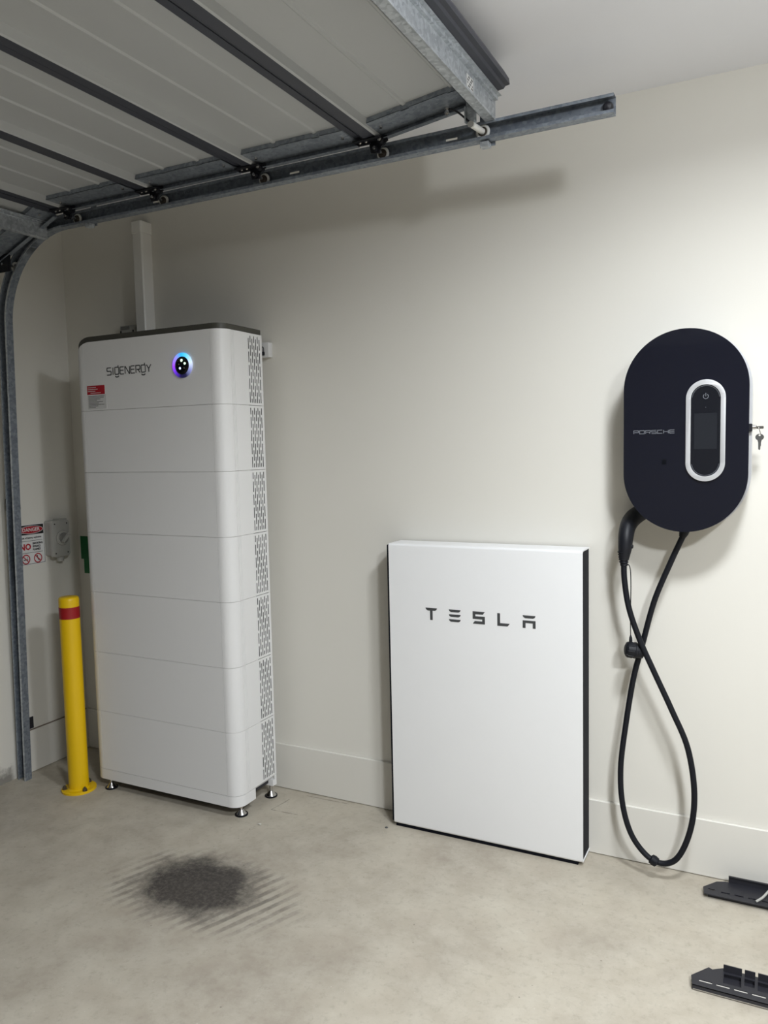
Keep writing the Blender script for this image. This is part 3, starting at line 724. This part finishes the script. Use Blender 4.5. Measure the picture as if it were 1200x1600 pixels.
def sweep(offs, w0, w1):
    """flat strip following the track curve between two in-plane offsets and two depths"""
    L, Rr = [], []
    for i, (x, z) in enumerate(path):
        a = path[max(i-1, 0)]; b = path[min(i+1, len(path)-1)]; dx, dz = b[0]-a[0], b[1]-a[1]; l = math.hypot(dx, dz); nx, nz = -dz/l, dx/l
        L.append((x+nx*offs[0], z+nz*offs[0])); Rr.append((x+nx*offs[1], z+nz*offs[1]))
    m = MB(); n = len(path)
    for i in range(n-1): m.prism([L[i], L[i+1], Rr[i+1], Rr[i]], w0, w1, XZ(YW))
    bmesh.ops.remove_doubles(m.b, verts=m.b.verts[:], dist=1e-5)
    return m
sweep((-.026, .026), 0, .002).build('curved_track', m_track, trk)
sweep((-.026, -.024), .002, .034).build('track_flange', m_track, trk)
sweep((.024, .026), .002, .034).build('track_flange', m_track, trk)
sweep((-.026, -.018), .034, .036).build('track_lip', m_track, trk)
sweep((.017, .026), .034, .036).build('track_lip', m_galv, trk)
for z in (.24, 1.30, 2.15):
    xx = .045+.055*z/2.104
    mb = MB().box((0.0, YW+.006, z-.028), (.004, YW+.080, z+.028)).box((0.0, YW+.002, z-.028), (xx+.01, YW+.006, z+.028)).cyl((.004, YW+.055, z+.008), (.010, YW+.055, z+.008), .008, n=6)
    mb.build('jamb_bracket', m_blackmetal, trk)
mb = MB().box((2.345, -.411, 2.470), (2.395, -.408, ZC)); mb.build('hanger_strap', m_track, trk)
for x in (.645, 2.368): MB().box((x-.014, -.440, 2.462), (x+.014, -.412, 2.478), .001, 1).build('track_clip', m_galv, trk)
MB().box((.640, -.411, 2.470), (.670, -.408, ZC)).build('hanger_strap', m_track, trk)

# ------------------------------------------------------------ open sectional door overhead
door = thing('garage_door', 'open pale sectional garage door lying overhead with dark joints', 'garage door', (1.4, -2.9, 2.56))
DY0, DY1 = -.470, -5.35
J = [(.535, 2.560), (1.010, 2.560), (1.497, 2.560), (1.985, 2.562), (2.462, 2.622)]
secs = [((.535-.470, 2.560-.190), J[0])] + [(J[i], J[i+1]) for i in range(4)]
WID = Vector((0, DY1, 0)) - Vector((0, DY0, 0))
for i, (a, b) in enumerate(secs):
    L = math.hypot(b[0]-a[0], b[1]-a[1]); d = ((b[0]-a[0])/L, (b[1]-a[1])/L); nrm = (-d[1], d[0])
    F = (lambda a, d, nrm: (lambda u, v, w: (a[0]+d[0]*u+nrm[0]*v, w, a[1]+d[1]*u+nrm[1]*v)))(a, d, nrm)
    low, high = .022, L-.026
    o = [(low, .036), (low, 0)]
    for c in (L*.36, L*.69):
        o += [(c-.009, 0), (c-.004, -.005), (c+.004, -.005), (c+.009, 0)]
    o += [(high, 0), (high, .036)]
    sec = MB().prism(o, DY0, DY1, F).build('door_section', m_skin, door, smooth=0)
    # rolled edges of the outer sheet, seen at every joint
    mb = MB()
    if i: mb.prism([(-.016, .040), (-.016, -.020), (-.006, -.026), (.030, -.026), (.030, .0), (.022, .0), (.022, .040)], DY0, DY1, F)
    else: mb.prism([(0, .040), (0, -.02), (.035, -.02), (.035, .0), (.022, 0), (.022, .04)], DY0, DY1, F)
    if i < 4: mb.prism([(L-.050, .0), (L-.050, -.016), (L-.024, -.016), (L-.024, .040), (L-.030, .040), (L-.030, 0)], DY0, DY1, F)
    else: mb.prism([(L-.060, .0), (L-.060, -.012), (L-.020, -.012), (L-.014, -.006), (L, -.006), (L, .012), (L-.012, .040), (L-.026, .040), (L-.026, .0)], DY0, DY1, F)
    mb.build('rolled_edge', m_rail, sec, smooth=0)
    if i: MB().prism([(.030, -.027), (.036, -.024), (.043, 0), (.030, 0)], DY0, DY1, F).build('edge_lip', m_skin, sec, smooth=0)
    # end stile with notches where the ribs run out
    s0, s1 = (.036 if i else .04), (L-.044 if i < 4 else L-.062)
    so = [(s0, -.472), (s1, -.472), (s1, -.580)]
    for c in (L*.69, L*.36): so += [(c+.016, -.580), (c+.014, -.572), (c-.014, -.572), (c-.016, -.580)]
    so += [(s0, -.580)]
    G = (lambda F: (lambda u, v, w: F(u, w, v)))(F)
    mb = MB().prism(so, -.016, -.0145, G)
    mb.prism([(s0, -.034), (s1, -.034), (s1, .036), (s0, .036)], -.4700, -.4685, F)
    mb.prism([(s0, -.035), (s1, -.035), (s1, -.0335), (s0, -.0335)], -.4700, -.490, F)
    mb.prism([(s0, -.016), (s1, -.016), (s1, 0), (s0, 0)], -.580, -.5785, F)
    mb.build('end_stile', m_track, sec, smooth=0)
    for sx_ in (s0+.03, s1-.03):
        MB().lathe(F(sx_, -.016, -.53), F(sx_, -.022, -.53), [(0, .006), (1, .005)], 6).build('stile_screw', m_chrome, sec)
# stiffening struts across the top and bottom sections
def strut(x, ztop, zbot, y0, flip):
    mb = MB().box((x-.0015, DY1, zbot), (x, y0, ztop))
    s = -1
    mb.box((x-.030, DY1, zbot), (x, y0, zbot+.0015)).box((x-.030, DY1, zbot), (x-.0285, y0, zbot+.010)).box((x, DY1, zbot-.001), (x+.004, y0, zbot+.006))
    mb.box((x, DY1, ztop-.012), (x+.010, y0, ztop)).box((x, DY1, ztop-.0015), (x+.022, y0, ztop))
    return mb
top = strut(2.404, 2.604, 2.532, -.438, 1).build('stiffening_strut', m_galv, door, smooth=0)
MB().box((2.4041, -.685, 2.541), (2.4046, -.632, 2.578)).build('paper_label', m_paper, top, smooth=0)
mb = MB()
for k in range(6):
    for q in range(4):
        if (k*7+q*5) % 3: mb.box((2.4046, -.680+k*.0075, 2.545+q*.008), (2.4049, -.675+k*.0075, 2.550+q*.008))
mb.build('label_print', m_letter, top, smooth=0, kind='stuff')
strut(.424, 2.505, 2.440, -.452, 1).build('stiffening_strut', m_galv, door, smooth=0)
# hinge plates with rollers
hinge0 = None
RP = [(.584, 2.503), (1.053, 2.503), (1.528, 2.504), (2.010, 2.506)]
for (x, z) in RP:
    if hinge0 is None:
        hx, hz = x, z
        mb = MB().box((x-.075, -.512, z+.024), (x+.030, -.486, z+.030), .002, 1)
        mb.prism(rrect(x-.066, z+.016, x-.014, z+.036, .008, 4), 0, .006, XZ(-.488))
        mb.prism([(x-.028, z+.036), (x-.018, z-.012), (x+.012, z-.014), (x+.020, z+.006), (x+.044, z+.020), (x+.040, z+.038)], 0, .005, XZ(-.480), bev=.001)
        mb.cyl((x+.022, -.500, z+.022), (x+.022, -.472, z+.022), .011, n=16)
        mb.cyl((x, -.492, z), (x, -.470, z), .009, n=14)
        hinge0 = mb.build('roller_hinge', m_black, door)
        bo = MB()
        for dx in (-.052, -.030): bo.lathe((x+dx, -.4935, z+.026), (x+dx, -.499, z+.026), [(0, .006), (.6, .006), (1, .003)], 10)
        bo.lathe((x+.022, -.500, z+.022), (x+.022, -.506, z+.022), [(0, .007), (.6, .007), (1, .003)], 10)
        bo = bo.build('hinge_bolts', m_chrome, hinge0)
        st = MB().cyl((x, -.500, z), (x, -.432, z), .0055, n=12).build('roller_stem', m_chrome, hinge0)
        wh = MB().ring((x, -.432, z), (0, 1, 0), .0175, .0052, 28, 10).build('roller_wheel', m_nylon, hinge0)
        hb = MB().cyl((x, -.4385, z), (x, -.426, z), .0145, n=20).build('roller_bearing', m_hub, hinge0)
    else:
        h2 = part_copy(hinge0, (x-hx, 0, z-hz))
        for q in (bo, st, wh, hb): part_copy(q, (0, 0, 0), h2)
# bottom roller in the curve
bx_, bz_ = .1896, 2.3562
rb = MB().prism(rrect(bx_-.06, bz_-.03, bx_+.03, bz_+.045, .01, 4), 0, .006, XZ(-.478)).build('bottom_bracket', m_black, door)
MB().cyl((bx_, -.500, bz_), (bx_, -.432, bz_), .0055, n=12).build('roller_stem', m_chrome, rb)
MB().ring((bx_, -.432, bz_), (0, 1, 0), .0175, .0052, 28, 10).build('roller_wheel', m_nylon, rb)
# top roller carrier: slotted upright, long pale spindle
tx, tz = 2.362, 2.509
tc = MB().box((tx-.034, -.490, tz+.010), (tx-.004, -.484, tz+.095), .001, 1).box((tx-.036, -.500, tz+.012), (tx-.032, -.484, tz+.060)).box((tx-.006, -.500, tz+.012), (tx-.002, -.484, tz+.060)).build('top_carrier', m_galv, door)
MB().tube([(tx-.085, -.500, tz+.062), (tx-.060, -.498, tz+.050), (tx-.020, -.492, tz+.012)], .003, 8, 4).build('carrier_wire', m_blackmetal, tc)
MB().cyl((tx-.016, -.500, tz+.004), (tx-.016, -.482, tz+.004), .010, n=16).build('carrier_nut', m_chrome, tc)
MB().cyl((tx-.012, -.498, tz+.002), (tx, -.436, tz), .0095, n=16).build('roller_spindle', m_nylon, tc)
MB().ring((tx, -.432, tz), (0, 1, 0), .0185, .0050, 28, 10).build('roller_wheel', m_nylon, tc)
MB().cyl((tx, -.4365, tz), (tx, -.428, tz), .0145, n=20).build('roller_bearing', m_hub, tc)
mb = MB()
for dz in (.0, .014): mb.lathe((tx-.095, -.4935, tz+.056+dz), (tx-.095, -.500, tz+.056+dz), [(0, .008), (.6, .008), (1, .003)], 10)
mb.build('carrier_bolts', m_chrome, tc)

# ------------------------------------------------------------ crumbs on the floor
def crumb(x, y, s, label, m, seed):
    random.seed(seed); mb = MB()
    bmesh.ops.create_icosphere(mb.b, subdivisions=1, radius=s)
    for v in mb.b.verts: v.co = Vector((v.co.x*random.uniform(.8, 1.7), v.co.y*random.uniform(.6, 1.1), v.co.z*.5))+Vector((x, y, s*.45))
    o = mb.build('debris', m, smooth=20); o['label'] = label; o['category'] = 'debris'; return o
crumb(1.337, -.345, .007, 'pale crumb of grit on the concrete in front of the tall cabinet', m_debris, 3)
crumb(1.822, -.155, .006, 'dark crumb on the floor at the left foot of the white battery', m_letter, 5)
